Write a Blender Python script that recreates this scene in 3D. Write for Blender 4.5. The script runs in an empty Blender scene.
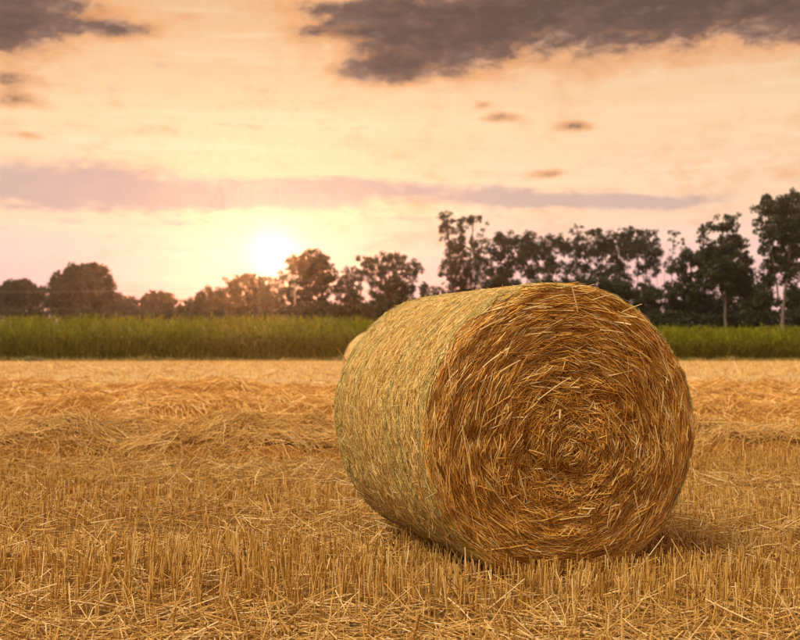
import bpy, math, random
import numpy as np
from mathutils import Vector

random.seed(7)
rng = np.random.default_rng(11)
scene = bpy.context.scene
COL = scene.collection

# ------------------------------------------------------------------ camera
F_PX, CX, CY, HORIZ, CAM_H = 1111.0, 400.0, 320.0, 345.0, 1.1     # in the photograph's 800 x 640 pixels
PITCH = math.atan((HORIZ - CY) / F_PX)
cam_data = bpy.data.cameras.new('camera')
cam_data.sensor_width = 36.0
cam_data.lens = 36.0 * F_PX / 800.0
cam_data.clip_start = 0.1
cam_data.clip_end = 20000.0
cam_data.dof.use_dof = True
cam_data.dof.focus_distance = 5.3
cam_data.dof.aperture_fstop = 3.8
cam = bpy.data.objects.new('camera', cam_data)
cam.location = (0, 0, CAM_H)
cam.rotation_euler = (math.radians(90) + PITCH, 0, 0)
COL.objects.link(cam)
scene.camera = cam


def at(px, py, dist):
    """world point at depth `dist` (metres along +Y) seen at pixel px, py"""
    a = (px - CX) / F_PX
    b = (CY - py) / F_PX
    dy = math.cos(PITCH) - b * math.sin(PITCH)
    dz = math.sin(PITCH) + b * math.cos(PITCH)
    k = dist / dy
    return Vector((a * k, dist, CAM_H + dz * k))


# ------------------------------------------------------------------ sun + sky
SUN_AZ = math.atan((273 - CX) / F_PX)              # to the left of the view axis
SUN_EL = math.atan((HORIZ - 254) / F_PX)
SUN_DIR = Vector((math.sin(SUN_AZ) * math.cos(SUN_EL), math.cos(SUN_AZ) * math.cos(SUN_EL), math.sin(SUN_EL)))
sun_data = bpy.data.lights.new('sun', 'SUN')
sun_data.energy = 5.0
sun_data.angle = math.radians(32)
sun_data.color = (1.0, 0.83, 0.58)
sun = bpy.data.objects.new('sun', sun_data)
KEY_AZ, KEY_EL = math.radians(-122), math.radians(56)       # shadows in the photograph fall down and to the right
KEY_DIR = Vector((math.sin(KEY_AZ) * math.cos(KEY_EL), math.cos(KEY_AZ) * math.cos(KEY_EL), math.sin(KEY_EL)))
sun.rotation_euler = KEY_DIR.to_track_quat('Z', 'Y').to_euler()
sun.location = (-20, 100, 30)
COL.objects.link(sun)

scene.view_settings.view_transform = 'Standard'
scene.view_settings.look = 'None'
scene.view_settings.exposure = 0.0
scene.view_settings.gamma = 1.0
scene.view_settings.use_curve_mapping = False
scene.cycles.use_denoising = True
scene.cycles.use_adaptive_sampling = True
scene.cycles.adaptive_threshold = 0.018
scene.cycles.max_bounces = 5
scene.cycles.diffuse_bounces = 3
scene.cycles.transmission_bounces = 4
scene.cycles.volume_bounces = 0
scene.cycles.sample_clamp_indirect = 4.0

world = bpy.data.worlds.new('World')
scene.world = world
world.use_nodes = True
world.cycles.sampling_method = 'MANUAL'
world.cycles.sample_map_resolution = 2048


class NB:
    """tiny node builder"""
    def __init__(self, tree):
        self.t = tree
        self.n = tree.nodes
        self.l = tree.links

    def node(self, kind, **kw):
        nd = self.n.new(kind)
        for k, v in kw.items():
            setattr(nd, k, v)
        return nd

    def put(self, sock, v):
        if isinstance(v, (int, float)):
            sock.default_value = v
        elif isinstance(v, (tuple, list)):
            sock.default_value = (*v, 1.0) if len(v) == 3 and len(sock.default_value) == 4 else v
        else:
            self.l.new(v, sock)

    def m(self, op, a, b=0.0, c=None, clamp=False):
        nd = self.node('ShaderNodeMath', operation=op, use_clamp=clamp)
        self.put(nd.inputs[0], a)
        self.put(nd.inputs[1], b)
        if c is not None:
            self.put(nd.inputs[2], c)
        return nd.outputs[0]

    def mix(self, f, a, b, mode='MIX'):
        nd = self.node('ShaderNodeMix', data_type='RGBA', blend_type=mode)
        self.put(nd.inputs[0], f)
        self.put(nd.inputs[6], a)
        self.put(nd.inputs[7], b)
        return nd.outputs[2]

    def smooth(self, v, a, b):
        nd = self.node('ShaderNodeMapRange', interpolation_type='SMOOTHSTEP')
        self.put(nd.inputs[0], v)
        self.put(nd.inputs[1], a)
        self.put(nd.inputs[2], b)
        return nd.outputs[0]

    def ramp(self, v, stops, interp='LINEAR'):
        nd = self.node('ShaderNodeValToRGB')
        nd.color_ramp.interpolation = interp
        el = nd.color_ramp.elements
        while len(el) < len(stops):
            el.new(0.5)
        for e, (p, c) in zip(el, stops):
            e.position = p
            e.color = (*c, 1.0)
        self.put(nd.inputs[0], v)
        return nd.outputs[0]

    def noise(self, vec, scale=1.0, detail=4.0, rough=0.5, dist=0.0):
        nd = self.node('ShaderNodeTexNoise')
        self.put(nd.inputs['Vector'], vec)
        nd.inputs['Scale'].default_value = scale
        nd.inputs['Detail'].default_value = detail
        nd.inputs['Roughness'].default_value = rough
        nd.inputs['Distortion'].default_value = dist
        return nd.outputs[0]

    def xyz(self, x, y, z):
        nd = self.node('ShaderNodeCombineXYZ')
        self.put(nd.inputs[0], x)
        self.put(nd.inputs[1], y)
        self.put(nd.inputs[2], z)
        return nd.outputs[0]

    def sep(self, v):
        nd = self.node('ShaderNodeSeparateXYZ')
        self.put(nd.inputs[0], v)
        return nd.outputs


def build_sky():
    t = world.node_tree
    t.nodes.clear()
    b = NB(t)
    coord = b.node('ShaderNodeTexCoord').outputs['Generated']
    nrm = b.node('ShaderNodeVectorMath', operation='NORMALIZE')
    b.put(nrm.inputs[0], coord)
    dvec = nrm.outputs[0]
    x, y, z = b.sep(dvec)
    az = b.m('MULTIPLY', b.m('ARCTAN2', x, y), 57.2958)
    el = b.m('MULTIPLY', b.m('ARCSINE', z), 57.2958)

    def deg_az(px):
        return math.degrees(math.atan((px - CX) / F_PX))

    def deg_el(py):
        return math.degrees(math.atan((HORIZ - py) / F_PX))

    # angle from the sun
    dp = b.node('ShaderNodeVectorMath', operation='DOT_PRODUCT')
    b.put(dp.inputs[0], dvec)
    dp.inputs[1].default_value = SUN_DIR
    ang = b.m('MULTIPLY', b.m('ARCCOSINE', b.m('MINIMUM', dp.outputs[1], 0.999999)), 57.2958)

    # clear air: Nishita plus the high thin veil lit by the sunset
    sky = b.node('ShaderNodeTexSky', sky_type='NISHITA')
    sky.sun_disc = False
    sky.sun_elevation = SUN_EL
    sky.sun_rotation = SUN_AZ
    sky.dust_density = 2.5
    sky.air_density = 1.2
    nish = b.mix(1.0, sky.outputs[0], (0.006, 0.006, 0.006), 'MULTIPLY')

    e01 = b.m('DIVIDE', el, 90.0, clamp=True)
    veil = b.ramp(e01, [
        (0.000, (0.94, 0.54, 0.55)),
        (0.035, (0.97, 0.58, 0.58)),
        (0.055, (0.98, 0.64, 0.58)),
        (0.075, (0.98, 0.68, 0.47)),
        (0.125, (0.97, 0.67, 0.41)),
        (0.175, (0.82, 0.50, 0.27)),
        (0.22, (0.78, 0.50, 0.30)),
        (0.40, (0.62, 0.47, 0.35)),
        (1.00, (0.52, 0.43, 0.37)),
    ])
    # long faint streaks of the high veil
    st = b.noise(b.xyz(b.m('MULTIPLY', az, 0.05), b.m('MULTIPLY', el, 0.95), 3.0), 1.0, 5.0, 0.55, 0.6)
    veil = b.mix(b.m('MULTIPLY', b.smooth(st, 0.50, 0.72), 0.45), veil, (1.0, 0.80, 0.58))
    veil = b.mix(b.m('MULTIPLY', b.smooth(st, 0.50, 0.30), 0.16), veil, (0.80, 0.43, 0.30))
    base = b.mix(1.0, veil, nish, 'ADD')

    # ---- clouds: bumps of cover in azimuth / elevation, broken up by fractal noise
    def bump(px, py, sx, sy, amp):
        a = b.m('DIVIDE', b.m('SUBTRACT', az, deg_az(px)), sx * 57.2958 / F_PX)
        e = b.m('DIVIDE', b.m('SUBTRACT', el, deg_el(py)), sy * 57.2958 / F_PX)
        r2 = b.m('ADD', b.m('MULTIPLY', a, a), b.m('MULTIPLY', e, e))
        return b.m('MULTIPLY', b.m('EXPONENT', b.m('MULTIPLY', r2, -1.0)), amp)

    def add(*vals):
        o = vals[0]
        for v in vals[1:]:
            o = b.m('ADD', o, v)
        return o

    nA = b.noise(b.xyz(b.m('MULTIPLY', az, 0.22), b.m('MULTIPLY', el, 0.44), 1.7), 1.0, 5.0, 0.58, 0.35)
    nB = b.noise(b.xyz(b.m('MULTIPLY', az, 0.85), b.m('MULTIPLY', el, 1.7), 8.2), 1.0, 5.0, 0.62, 0.3)
    nmix = b.m('ADD', b.m('MULTIPLY', nA, 0.62), b.m('MULTIPLY', nB, 0.38))
    # overhead sheet: goes on above the frame as broken cloud
    over = b.m('MULTIPLY', b.smooth(el, 16.0, 24.0), 0.07)
    dark_cover = add(bump(430, 24, 90, 36, 0.52), bump(590, 8, 150, 40, 0.56), bump(760, 4, 170, 36, 0.56),
                     bump(385, 68, 50, 13, 0.55), bump(425, 46, 60, 22, 0.28), bump(35, 8, 60, 34, 0.56), bump(0, 44, 46, 26, 0.52),
                     bump(108, 36, 42, 10, 0.40), bump(12, 92, 26, 9, 0.24), bump(8, 112, 26, 7, 0.24),
                     bump(790, 34, 60, 14, 0.34), bump(778, 54, 40, 8, 0.22), bump(330, 30, 40, 8, 0.30), bump(340, 8, 60, 8, 0.26),
                     bump(578, 128, 19, 5, 0.25), bump(500, 117, 20, 5, 0.24), bump(484, 106, 9, 4, 0.2), bump(552, 175, 20, 4.5, 0.24),
                     bump(185, 20, 14, 4, 0.15), bump(160, 135, 22, 5, 0.10), bump(30, 146, 26, 4, 0.13), over)
    namp = b.m('ADD', b.m('MULTIPLY', b.smooth(dark_cover, 0.0, 0.22), 0.60), 0.50)
    dsum = b.m('ADD', dark_cover, b.m('MULTIPLY', b.m('SUBTRACT', nmix, 0.5), namp))
    dens = b.smooth(dsum, 0.10, 0.38)
    rim = b.smooth(dsum, -0.02, 0.16)
    nA2 = b.noise(b.xyz(b.m('MULTIPLY', az, 0.22), b.m('MULTIPLY', b.m('SUBTRACT', el, 0.5), 0.44), 1.7), 1.0, 5.0, 0.58, 0.35)
    lit = b.m('MULTIPLY', b.smooth(b.m('SUBTRACT', nA, nA2), 0.0, 0.10), b.smooth(dsum, 0.70, 0.22))
    inner = b.m('ADD', b.m('ADD', dsum, b.m('MULTIPLY', b.m('SUBTRACT', nB, 0.5), 0.75)), b.m('MULTIPLY', b.m('SUBTRACT', nA, 0.5), 0.45))
    ccol = b.ramp(inner, [(0.02, (0.72, 0.38, 0.22)), (0.16, (0.44, 0.26, 0.19)), (0.42, (0.180, 0.112, 0.096)), (0.80, (0.092, 0.064, 0.063))])
    ccol = b.mix(b.m('MULTIPLY', lit, 0.85), ccol, (0.80, 0.36, 0.15))
    sky1 = b.mix(b.m('MULTIPLY', rim, 0.80), base, (0.88, 0.42, 0.19))
    sky1 = b.mix(b.m('MULTIPLY', dens, 0.95), sky1, ccol)

    # ---- low lavender bank
    nC = b.noise(b.xyz(b.m('MULTIPLY', az, 0.22), b.m('MULTIPLY', el, 0.95), 5.1), 1.0, 7.0, 0.55, 0.2)
    low_cover = add(bump(20, 190, 150, 19, 0.44), bump(170, 198, 130, 19, 0.42), bump(290, 200, 70, 12, 0.3), bump(345, 184, 70, 9, 0.34),
                    bump(440, 192, 90, 9, 0.42), bump(545, 201, 90, 8, 0.42), bump(650, 206, 90, 8, 0.40),
                    bump(420, 218, 70, 4, 0.2), bump(30, 215, 80, 6, 0.2), bump(180, 226, 120, 4, 0.14))
    lsum = b.m('ADD', low_cover, b.m('MULTIPLY', b.m('SUBTRACT', nC, 0.5), 0.85))
    lsum = b.m('ADD', lsum, b.m('MULTIPLY', b.m('SUBTRACT', nB, 0.5), 0.45))
    ldens = b.smooth(lsum, 0.08, 0.46)
    sky2 = b.mix(b.m('MULTIPLY', ldens, 0.78), sky1, (0.60, 0.42, 0.40))

    # ---- the sun itself behind thin cloud: disc plus its aureole
    halo = add(b.m('MULTIPLY', b.m('EXPONENT', b.m('MULTIPLY', b.m('POWER', b.m('DIVIDE', ang, 1.05), 2.0), -1.0)), 1.3),
               b.m('MULTIPLY', b.m('EXPONENT', b.m('DIVIDE', ang, -1.9)), 0.40))
    core = b.m('MULTIPLY', b.m('EXPONENT', b.m('MULTIPLY', b.m('POWER', b.m('DIVIDE', ang, 0.20), 2.0), -1.0)), 21000.0)
    sky3 = b.mix(1.0, sky2, b.mix(1.0, (1.0, 0.70, 0.45), b.xyz(halo, halo, halo), 'MULTIPLY'), 'ADD')
    sky3 = b.mix(1.0, sky3, b.mix(1.0, (1.0, 0.36, 0.12), b.xyz(core, core, core), 'MULTIPLY'), 'ADD')
    # below the horizon: the field's own tone
    sky3 = b.mix(b.smooth(el, 0.0, -1.5), sky3, (0.30, 0.17, 0.07))
    bg = b.node('ShaderNodeBackground')
    b.put(bg.inputs[0], sky3)
    bg.inputs[1].default_value = 1.0
    out = b.node('ShaderNodeOutputWorld')
    t.links.new(bg.outputs[0], out.inputs[0])


build_sky()

# ------------------------------------------------------------------ materials


def new_mat(name):
    m = bpy.data.materials.new(name)
    m.use_nodes = True
    m.node_tree.nodes.clear()
    return m, NB(m.node_tree)


def finish(m, b, color, rough=0.7, spec=0.25, transl=0.0, tcolor=None, bump=None, bump_dist=0.01):
    p = b.node('ShaderNodeBsdfPrincipled')
    b.put(p.inputs['Base Color'], color)
    p.inputs['Roughness'].default_value = rough
    p.inputs['Specular IOR Level'].default_value = spec
    if bump is not None:
        bn = b.node('ShaderNodeBump')
        bn.inputs['Strength'].default_value = 0.8
        bn.inputs['Distance'].default_value = bump_dist
        b.put(bn.inputs['Height'], bump)
        b.l.new(bn.outputs[0], p.inputs['Normal'])
    sh = p.outputs[0]
    if transl > 0:
        tr = b.node('ShaderNodeBsdfTranslucent')
        b.put(tr.inputs[0], tcolor if tcolor is not None else color)
        mx = b.node('ShaderNodeMixShader')
        mx.inputs[0].default_value = transl
        b.l.new(sh, mx.inputs[1])
        b.l.new(tr.outputs[0], mx.inputs[2])
        sh = mx.outputs[0]
    o = b.node('ShaderNodeOutputMaterial')
    b.l.new(sh, o.inputs[0])
    return m


def island(b):
    return b.node('ShaderNodeNewGeometry').outputs['Random Per Island']


def straw_mat(name, stops, transl=0.25, rough=0.5, spec=0.35, patch=None):
    m, b = new_mat(name)
    r = island(b)
    col = b.ramp(r, stops)
    if patch:
        oc = b.node('ShaderNodeTexCoord').outputs['Object']
        n = b.noise(oc, patch[0], 3.0, 0.55)
        col = b.mix(b.m('MULTIPLY', b.smooth(n, 0.42, 0.66), patch[1]), col, patch[2], 'MULTIPLY')
    return finish(m, b, col, rough, spec, transl)


M = {}
M['stubble'] = straw_mat('stubble_straw', [(0.0, (0.30, 0.14, 0.025)), (0.33, (0.62, 0.36, 0.075)), (0.7, (0.79, 0.53, 0.16)), (0.92, (0.85, 0.65, 0.28)), (1.0, (0.90, 0.77, 0.46))],
                         0.25, 0.5, 0.3, patch=(0.8, 0.4, (0.80, 0.68, 0.55)))
M['loose'] = straw_mat('loose_straw', [(0.0, (0.28, 0.13, 0.026)), (0.38, (0.58, 0.34, 0.08)), (0.75, (0.74, 0.50, 0.17)), (1.0, (0.86, 0.71, 0.42))],
                       0.2, 0.42, 0.4)
M['swath'] = straw_mat('swath_straw', [(0.0, (0.46, 0.24, 0.055)), (0.4, (0.66, 0.39, 0.11)), (0.8, (0.78, 0.53, 0.19)), (1.0, (0.86, 0.69, 0.37))], 0.22, 0.45, 0.35)
M['face_straw'] = straw_mat('bale_end_straw', [(0.0, (0.27, 0.105, 0.014)), (0.25, (0.57, 0.27, 0.040)), (0.60, (0.79, 0.44, 0.082)), (0.82, (0.88, 0.61, 0.17)), (1.0, (0.95, 0.85, 0.53))],
                           0.15, 0.42, 0.45, patch=(3.0, 0.3, (0.82, 0.70, 0.55)))
M['pale_straw'] = straw_mat('pale_straw', [(0.0, (0.62, 0.40, 0.13)), (1.0, (0.86, 0.70, 0.40))], 0.2, 0.4, 0.45)


def wrap_mat():
    m, b = new_mat('bale_wrapped_straw')
    r = island(b)
    oc = b.node('ShaderNodeTexCoord').outputs['Object']
    x, y, z = b.sep(oc)
    theta = b.m('ARCTAN2', z, x)
    # bands run round the bale: they vary along the axis (local Y), slowly with the angle
    n1 = b.noise(b.xyz(b.m('MULTIPLY', y, 9.0), b.m('MULTIPLY', theta, 0.9), 0.3), 1.0, 4.0, 0.6, 0.3)
    n2 = b.noise(b.xyz(b.m('MULTIPLY', y, 30.0), b.m('MULTIPLY', theta, 2.4), 4.3), 1.0, 3.0, 0.6)
    straw = b.ramp(r, [(0.0, (0.44, 0.24, 0.045)), (0.35, (0.70, 0.46, 0.12)), (0.75, (0.82, 0.60, 0.21)), (1.0, (0.92, 0.80, 0.46))])
    green = b.ramp(r, [(0.0, (0.26, 0.20, 0.035)), (0.5, (0.47, 0.42, 0.11)), (1.0, (0.72, 0.67, 0.34))])
    edge_f = b.smooth(y, -0.13, -0.03)
    edge_b = b.smooth(y, 1.30, 1.45)
    def band(c, w):
        wob = b.m('MULTIPLY', b.m('SUBTRACT', n1, 0.5), 0.16)
        d_ = b.m('ABSOLUTE', b.m('SUBTRACT', b.m('ADD', y, wob), c))
        return b.smooth(d_, w * 1.3, 0.0)
    bands = b.m('ADD', b.m('ADD', band(0.33, 0.05), band(0.50, 0.04)), b.m('ADD', band(1.10, 0.04), band(1.42, 0.12)), clamp=True)
    mask = b.m('ADD', b.m('MULTIPLY', b.smooth(n2, 0.50, 0.72), 0.25), bands, clamp=True)
    fr = b.m('SUBTRACT', b.smooth(y, 0.12, 0.03), 0.15, clamp=True)
    mask = b.m('ADD', b.m('MULTIPLY', mask, 0.62), b.m('MULTIPLY', fr, 0.7), clamp=True)
    col = b.mix(mask, straw, green)
    return finish(m, b, col, 0.5, 0.35, 0.15)


M['wrap_straw'] = wrap_mat()


def core_mat():
    m, b = new_mat('bale_core_straw')
    oc = b.node('ShaderNodeTexCoord').outputs['Object']
    x, y, z = b.sep(oc)
    rad = b.m('SQRT', b.m('ADD', b.m('MULTIPLY', x, x), b.m('MULTIPLY', z, z)))
    theta = b.m('ARCTAN2', z, x)
    n = b.noise(b.xyz(b.m('MULTIPLY', rad, 90.0), b.m('MULTIPLY', theta, 7.0), b.m('MULTIPLY', y, 90.0)), 1.0, 5.0, 0.65, 0.4)
    col = b.ramp(n, [(0.25, (0.15, 0.060, 0.012)), (0.5, (0.33, 0.155, 0.032)), (0.75, (0.52, 0.30, 0.08))])
    return finish(m, b, col, 0.8, 0.1, 0.0, bump=n, bump_dist=0.02)


M['bale_core'] = core_mat()


def far_bale_mat():
    m, b = new_mat('far_bale_wrap')
    oc = b.node('ShaderNodeTexCoord').outputs['Object']
    x, y, z = b.sep(oc)
    theta = b.m('ARCTAN2', z, x)
    rad = b.m('SQRT', b.m('ADD', b.m('MULTIPLY', x, x), b.m('POWER', b.m('SUBTRACT', z, 0.69), 2.0)))
    n = b.noise(b.xyz(b.m('MULTIPLY', y, 40.0), b.m('MULTIPLY', theta, 6.0), b.m('MULTIPLY', rad, 55.0)), 1.0, 5.0, 0.6)
    col = b.ramp(n, [(0.3, (0.50, 0.36, 0.15)), (0.6, (0.64, 0.49, 0.24)), (0.8, (0.70, 0.58, 0.34))])
    return finish(m, b, col, 0.7, 0.2, bump=n, bump_dist=0.015)


M['far_bale'] = far_bale_mat()


def ground_mat():
    m, b = new_mat('stubble_soil')
    oc = b.node('ShaderNodeNewGeometry').outputs['Position']
    x, y, z = b.sep(oc)
    fine = b.noise(oc, 38.0, 6.0, 0.7, 0.5)
    rows = b.noise(b.xyz(b.m('MULTIPLY', x, 0.10), b.m('MULTIPLY', y, 1.1), 0.0), 1.0, 4.0, 0.6)
    patch = b.noise(oc, 0.25, 4.0, 0.6)
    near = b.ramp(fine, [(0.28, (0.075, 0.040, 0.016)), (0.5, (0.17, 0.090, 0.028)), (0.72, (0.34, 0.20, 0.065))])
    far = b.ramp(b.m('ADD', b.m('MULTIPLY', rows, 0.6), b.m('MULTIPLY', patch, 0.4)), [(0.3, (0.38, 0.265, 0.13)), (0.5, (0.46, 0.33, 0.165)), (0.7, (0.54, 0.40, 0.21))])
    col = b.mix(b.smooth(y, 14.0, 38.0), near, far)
    soil = b.ramp(patch, [(0.3, (0.07, 0.05, 0.025)), (0.7, (0.13, 0.10, 0.045))])
    col = b.mix(b.smooth(y, 76.4, 77.2), col, soil)
    return finish(m, b, col, 0.9, 0.1, bump=fine, bump_dist=0.03)


M['ground'] = ground_mat()


def leaf_mat(name, dark, light, transl=0.3):
    m, b = new_mat(name)
    r = island(b)
    oc = b.node('ShaderNodeTexCoord').outputs['Object']
    n = b.noise(oc, 0.7, 2.0, 0.5)
    v = b.m('ADD', b.m('MULTIPLY', r, 0.6), b.m('MULTIPLY', n, 0.4))
    col = b.ramp(v, [(0.25, dark), (0.75, light)])
    return finish(m, b, col, 0.55, 0.3, transl)


M['leaf_dark'] = leaf_mat('leaf_dark_green', (0.014, 0.021, 0.008), (0.036, 0.046, 0.014))
M['leaf_mid'] = leaf_mat('leaf_mid_green', (0.018, 0.026, 0.009), (0.050, 0.058, 0.016))
M['leaf_sun_tint'] = leaf_mat('leaf_olive_sun_tint', (0.030, 0.030, 0.009), (0.080, 0.066, 0.018))  # warmth of the low sun put into the leaf colour of trees near it


def bark_mat(name, a, c):
    m, b = new_mat(name)
    oc = b.node('ShaderNodeTexCoord').outputs['Object']
    x, y, z = b.sep(oc)
    n = b.noise(b.xyz(b.m('MULTIPLY', x, 9.0), b.m('MULTIPLY', y, 9.0), b.m('MULTIPLY', z, 1.6)), 1.0, 5.0, 0.65)
    col = b.ramp(n, [(0.3, a), (0.7, c)])
    return finish(m, b, col, 0.9, 0.15, bump=n, bump_dist=0.04)


M['bark'] = bark_mat('bark_brown', (0.06, 0.042, 0.03), (0.14, 0.10, 0.07))
M['bark_pale'] = bark_mat('bark_pale', (0.09, 0.075, 0.058), (0.22, 0.185, 0.15))


def maize_mat(name, dark, light, tip):
    m, b = new_mat(name)
    r = island(b)
    col = b.ramp(r, [(0.0, dark), (0.6, light), (0.96, light), (1.0, tip)])
    return finish(m, b, col, 0.6, 0.08, 0.45)


M['maize'] = maize_mat('maize_leaf', (0.085, 0.105, 0.006), (0.27, 0.28, 0.014), (0.40, 0.35, 0.04))
M['maize_edge'] = maize_mat('maize_edge_leaf', (0.055, 0.052, 0.006), (0.17, 0.145, 0.012), (0.38, 0.27, 0.05))


def plain_mat(name, c1, c2, scale, rough=0.6, spec=0.3):
    m, b = new_mat(name)
    oc = b.node('ShaderNodeTexCoord').outputs['Object']
    n = b.noise(oc, scale, 4.0, 0.6)
    return finish(m, b, b.mix(n, c1, c2), rough, spec)


M['pole'] = plain_mat('pole_concrete', (0.22, 0.19, 0.16), (0.32, 0.28, 0.24), 3.0, 0.8, 0.1)
M['metal'] = plain_mat('grey_metal', (0.20, 0.20, 0.20), (0.32, 0.31, 0.30), 6.0, 0.4, 0.5)
M['white'] = plain_mat('white_paint', (0.72, 0.70, 0.66), (0.82, 0.80, 0.77), 5.0, 0.5, 0.4)
M['tuft'] = leaf_mat('tuft_green', (0.16, 0.17, 0.07), (0.30, 0.28, 0.13))

# ------------------------------------------------------------------ mesh helpers


def mesh_np(name, V, F, smooth=False):
    """V (n,3), F (m,k) with constant k"""
    V = np.asarray(V, dtype=np.float32)
    F = np.asarray(F, dtype=np.int32)
    me = bpy.data.meshes.new(name)
    me.vertices.add(len(V))
    me.vertices.foreach_set('co', V.ravel())
    k = F.shape[1]
    me.loops.add(F.size)
    me.loops.foreach_set('vertex_index', F.ravel())
    me.polygons.add(len(F))
    me.polygons.foreach_set('loop_start', np.arange(len(F), dtype=np.int32) * k)
    me.polygons.foreach_set('loop_total', np.full(len(F), k, dtype=np.int32))
    if smooth:
        me.polygons.foreach_set('use_smooth', np.ones(len(F), dtype=bool))
    me.update(calc_edges=True)
    me.validate()
    return me


def obj(name, me, mat, parent=None, loc=(0, 0, 0)):
    o = bpy.data.objects.new(name, me)
    if me is not None and mat is not None:
        me.materials.append(mat)
    o.location = loc
    if parent is not None:
        o.parent = parent
    COL.objects.link(o)
    return o


def tag(o, label=None, cat=None, group=None, kind=None):
    if label:
        o['label'] = label
    if cat:
        o['category'] = cat
    if group:
        o['group'] = group
    if kind:
        o['kind'] = kind
    return o


def unit(v):
    return v / np.maximum(np.linalg.norm(v, axis=-1, keepdims=True), 1e-9)


def strands(paths, radius, sides=3, taper=0.7):
    """paths (n,k,3) centre lines; radius (n,). returns V,F of little tubes (sides>=3) or ribbons (sides=2)"""
    n, k, _ = paths.shape
    tang = np.gradient(paths, axis=1)
    tang = unit(tang)
    ref = unit(rng.normal(size=(n, 1, 3)))
    u = unit(np.cross(tang, np.broadcast_to(ref, tang.shape)))
    w = np.cross(tang, u)
    rad = radius[:, None] * np.linspace(1.0, taper, k)[None, :]
    if sides == 2:
        V = np.stack([paths + u * rad[..., None], paths - u * rad[..., None]], axis=2)
    else:
        a = np.arange(sides) * 2 * np.pi / sides
        V = np.stack([paths + (u * math.cos(t) + w * math.sin(t)) * rad[..., None] for t in a], axis=2)
    s = V.shape[2]
    idx = np.arange(n * k * s).reshape(n, k, s)
    faces = []
    rng_s = range(1) if sides == 2 else range(s)
    for j in rng_s:
        j2 = (j + 1) % s
        faces.append(np.stack([idx[:, :-1, j], idx[:, :-1, j2], idx[:, 1:, j2], idx[:, 1:, j]], axis=-1).reshape(-1, 4))
    return V.reshape(-1, 3), np.concatenate(faces)


class Acc:
    def __init__(self):
        self.V, self.F, self.o = [], [], 0

    def add(self, V, F):
        self.V.append(V)
        self.F.append(F + self.o)
        self.o += len(V)

    def mesh(self, name, smooth=False):
        return mesh_np(name, np.concatenate(self.V), np.concatenate(self.F), smooth)


def tube(pts, radii, sides=8):
    """one tapered tube through pts with end caps left open"""
    P = np.array([list(p) for p in pts], dtype=float)
    R = np.asarray(radii, dtype=float)
    T = unit(np.gradient(P, axis=0))
    ref = np.array([0.31, 0.94, 0.12])
    u = unit(np.cross(T, ref))
    w = np.cross(T, u)
    a = np.arange(sides) * 2 * np.pi / sides
    V = P[:, None, :] + (u[:, None, :] * np.cos(a)[None, :, None] + w[:, None, :] * np.sin(a)[None, :, None]) * R[:, None, None]
    idx = np.arange(len(P) * sides).reshape(len(P), sides)
    F = np.stack([idx[:-1], np.roll(idx, -1, 1)[:-1], np.roll(idx, -1, 1)[1:], idx[1:]], axis=-1).reshape(-1, 4)
    return V.reshape(-1, 3), F


class Val2:
    """smooth value noise on a lattice, vectorised"""
    def __init__(self, seed):
        self.g = np.random.default_rng(seed).random((256, 256))

    def __call__(self, x, y):
        x = np.asarray(x, dtype=float)
        y = np.asarray(y, dtype=float)
        xi = np.floor(x).astype(int)
        yi = np.floor(y).astype(int)
        fx = x - xi
        fy = y - yi
        fx = fx * fx * (3 - 2 * fx)
        fy = fy * fy * (3 - 2 * fy)
        g = self.g
        a = g[xi % 256, yi % 256]
        b_ = g[(xi + 1) % 256, yi % 256]
        c = g[xi % 256, (yi + 1) % 256]
        d = g[(xi + 1) % 256, (yi + 1) % 256]
        return (a * (1 - fx) + b_ * fx) * (1 - fy) + (c * (1 - fx) + d * fx) * fy


VN = Val2(3)
VN2 = Val2(9)

# ------------------------------------------------------------------ ground
GX = np.concatenate([[-4000, -1500, -600, -200, -80], np.linspace(-40, 40, 60), [80, 200, 600, 1500, 4000]])
GY = np.concatenate([[-3000, -300, -40, -8], np.linspace(0, 30, 60), [40, 55, 76, 110, 200, 500, 1500, 6000]])
gx, gy = np.meshgrid(GX, GY, indexing='ij')


def ground_z(x, y):
    amp = np.clip((32 - np.abs(y)) / 10, 0, 1) * np.clip((34 - np.abs(x)) / 8, 0, 1)
    return (VN(x * 0.7 + 40, y * 0.9 + 40) - 0.5) * 0.05 * amp


gz = ground_z(gx, gy)
gi = np.arange(gx.size).reshape(gx.shape)
gF = np.stack([gi[:-1, :-1], gi[1:, :-1], gi[1:, 1:], gi[:-1, 1:]], -1).reshape(-1, 4)
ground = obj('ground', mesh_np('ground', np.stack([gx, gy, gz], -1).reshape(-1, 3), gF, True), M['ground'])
tag(ground, 'flat harvested field of golden stubble reaching back to the crop', 'field', kind='structure')

# ------------------------------------------------------------------ bale placement
BALE_C = np.array([0.775, 5.25])
BALE_YAW = math.radians(19.0)
BALE_R, BALE_L = 0.718, 1.48
bn = np.array([math.sin(BALE_YAW), -math.cos(BALE_YAW)])     # towards the viewer
be = np.array([math.cos(BALE_YAW), math.sin(BALE_YAW)])


def bale_clear(x, y):
    """height free under the bale at x,y (big where there is no bale)"""
    dx, dy = x - BALE_C[0], y - BALE_C[1]
    s = dx * be[0] + dy * be[1]
    t = -(dx * bn[0] + dy * bn[1])
    inside = (np.abs(s) < BALE_R) & (t > -0.02) & (t < BALE_L + 0.02)
    h = BALE_R - np.sqrt(np.maximum(BALE_R ** 2 - s ** 2, 0)) - 0.03
    return np.where(inside, h, 9.0)


# ------------------------------------------------------------------ windrows of loose straw
WIND = [  # centre y, half width, height, seed offset, slope, n straws
    (11.2, 0.80, 0.27, 3.0, 0.010, 40000),
    (16.4, 0.9, 0.26, 17.0, -0.010, 22000),
    (22.0, 1.1, 0.28, 31.0, 0.012, 16000),
]


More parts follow.
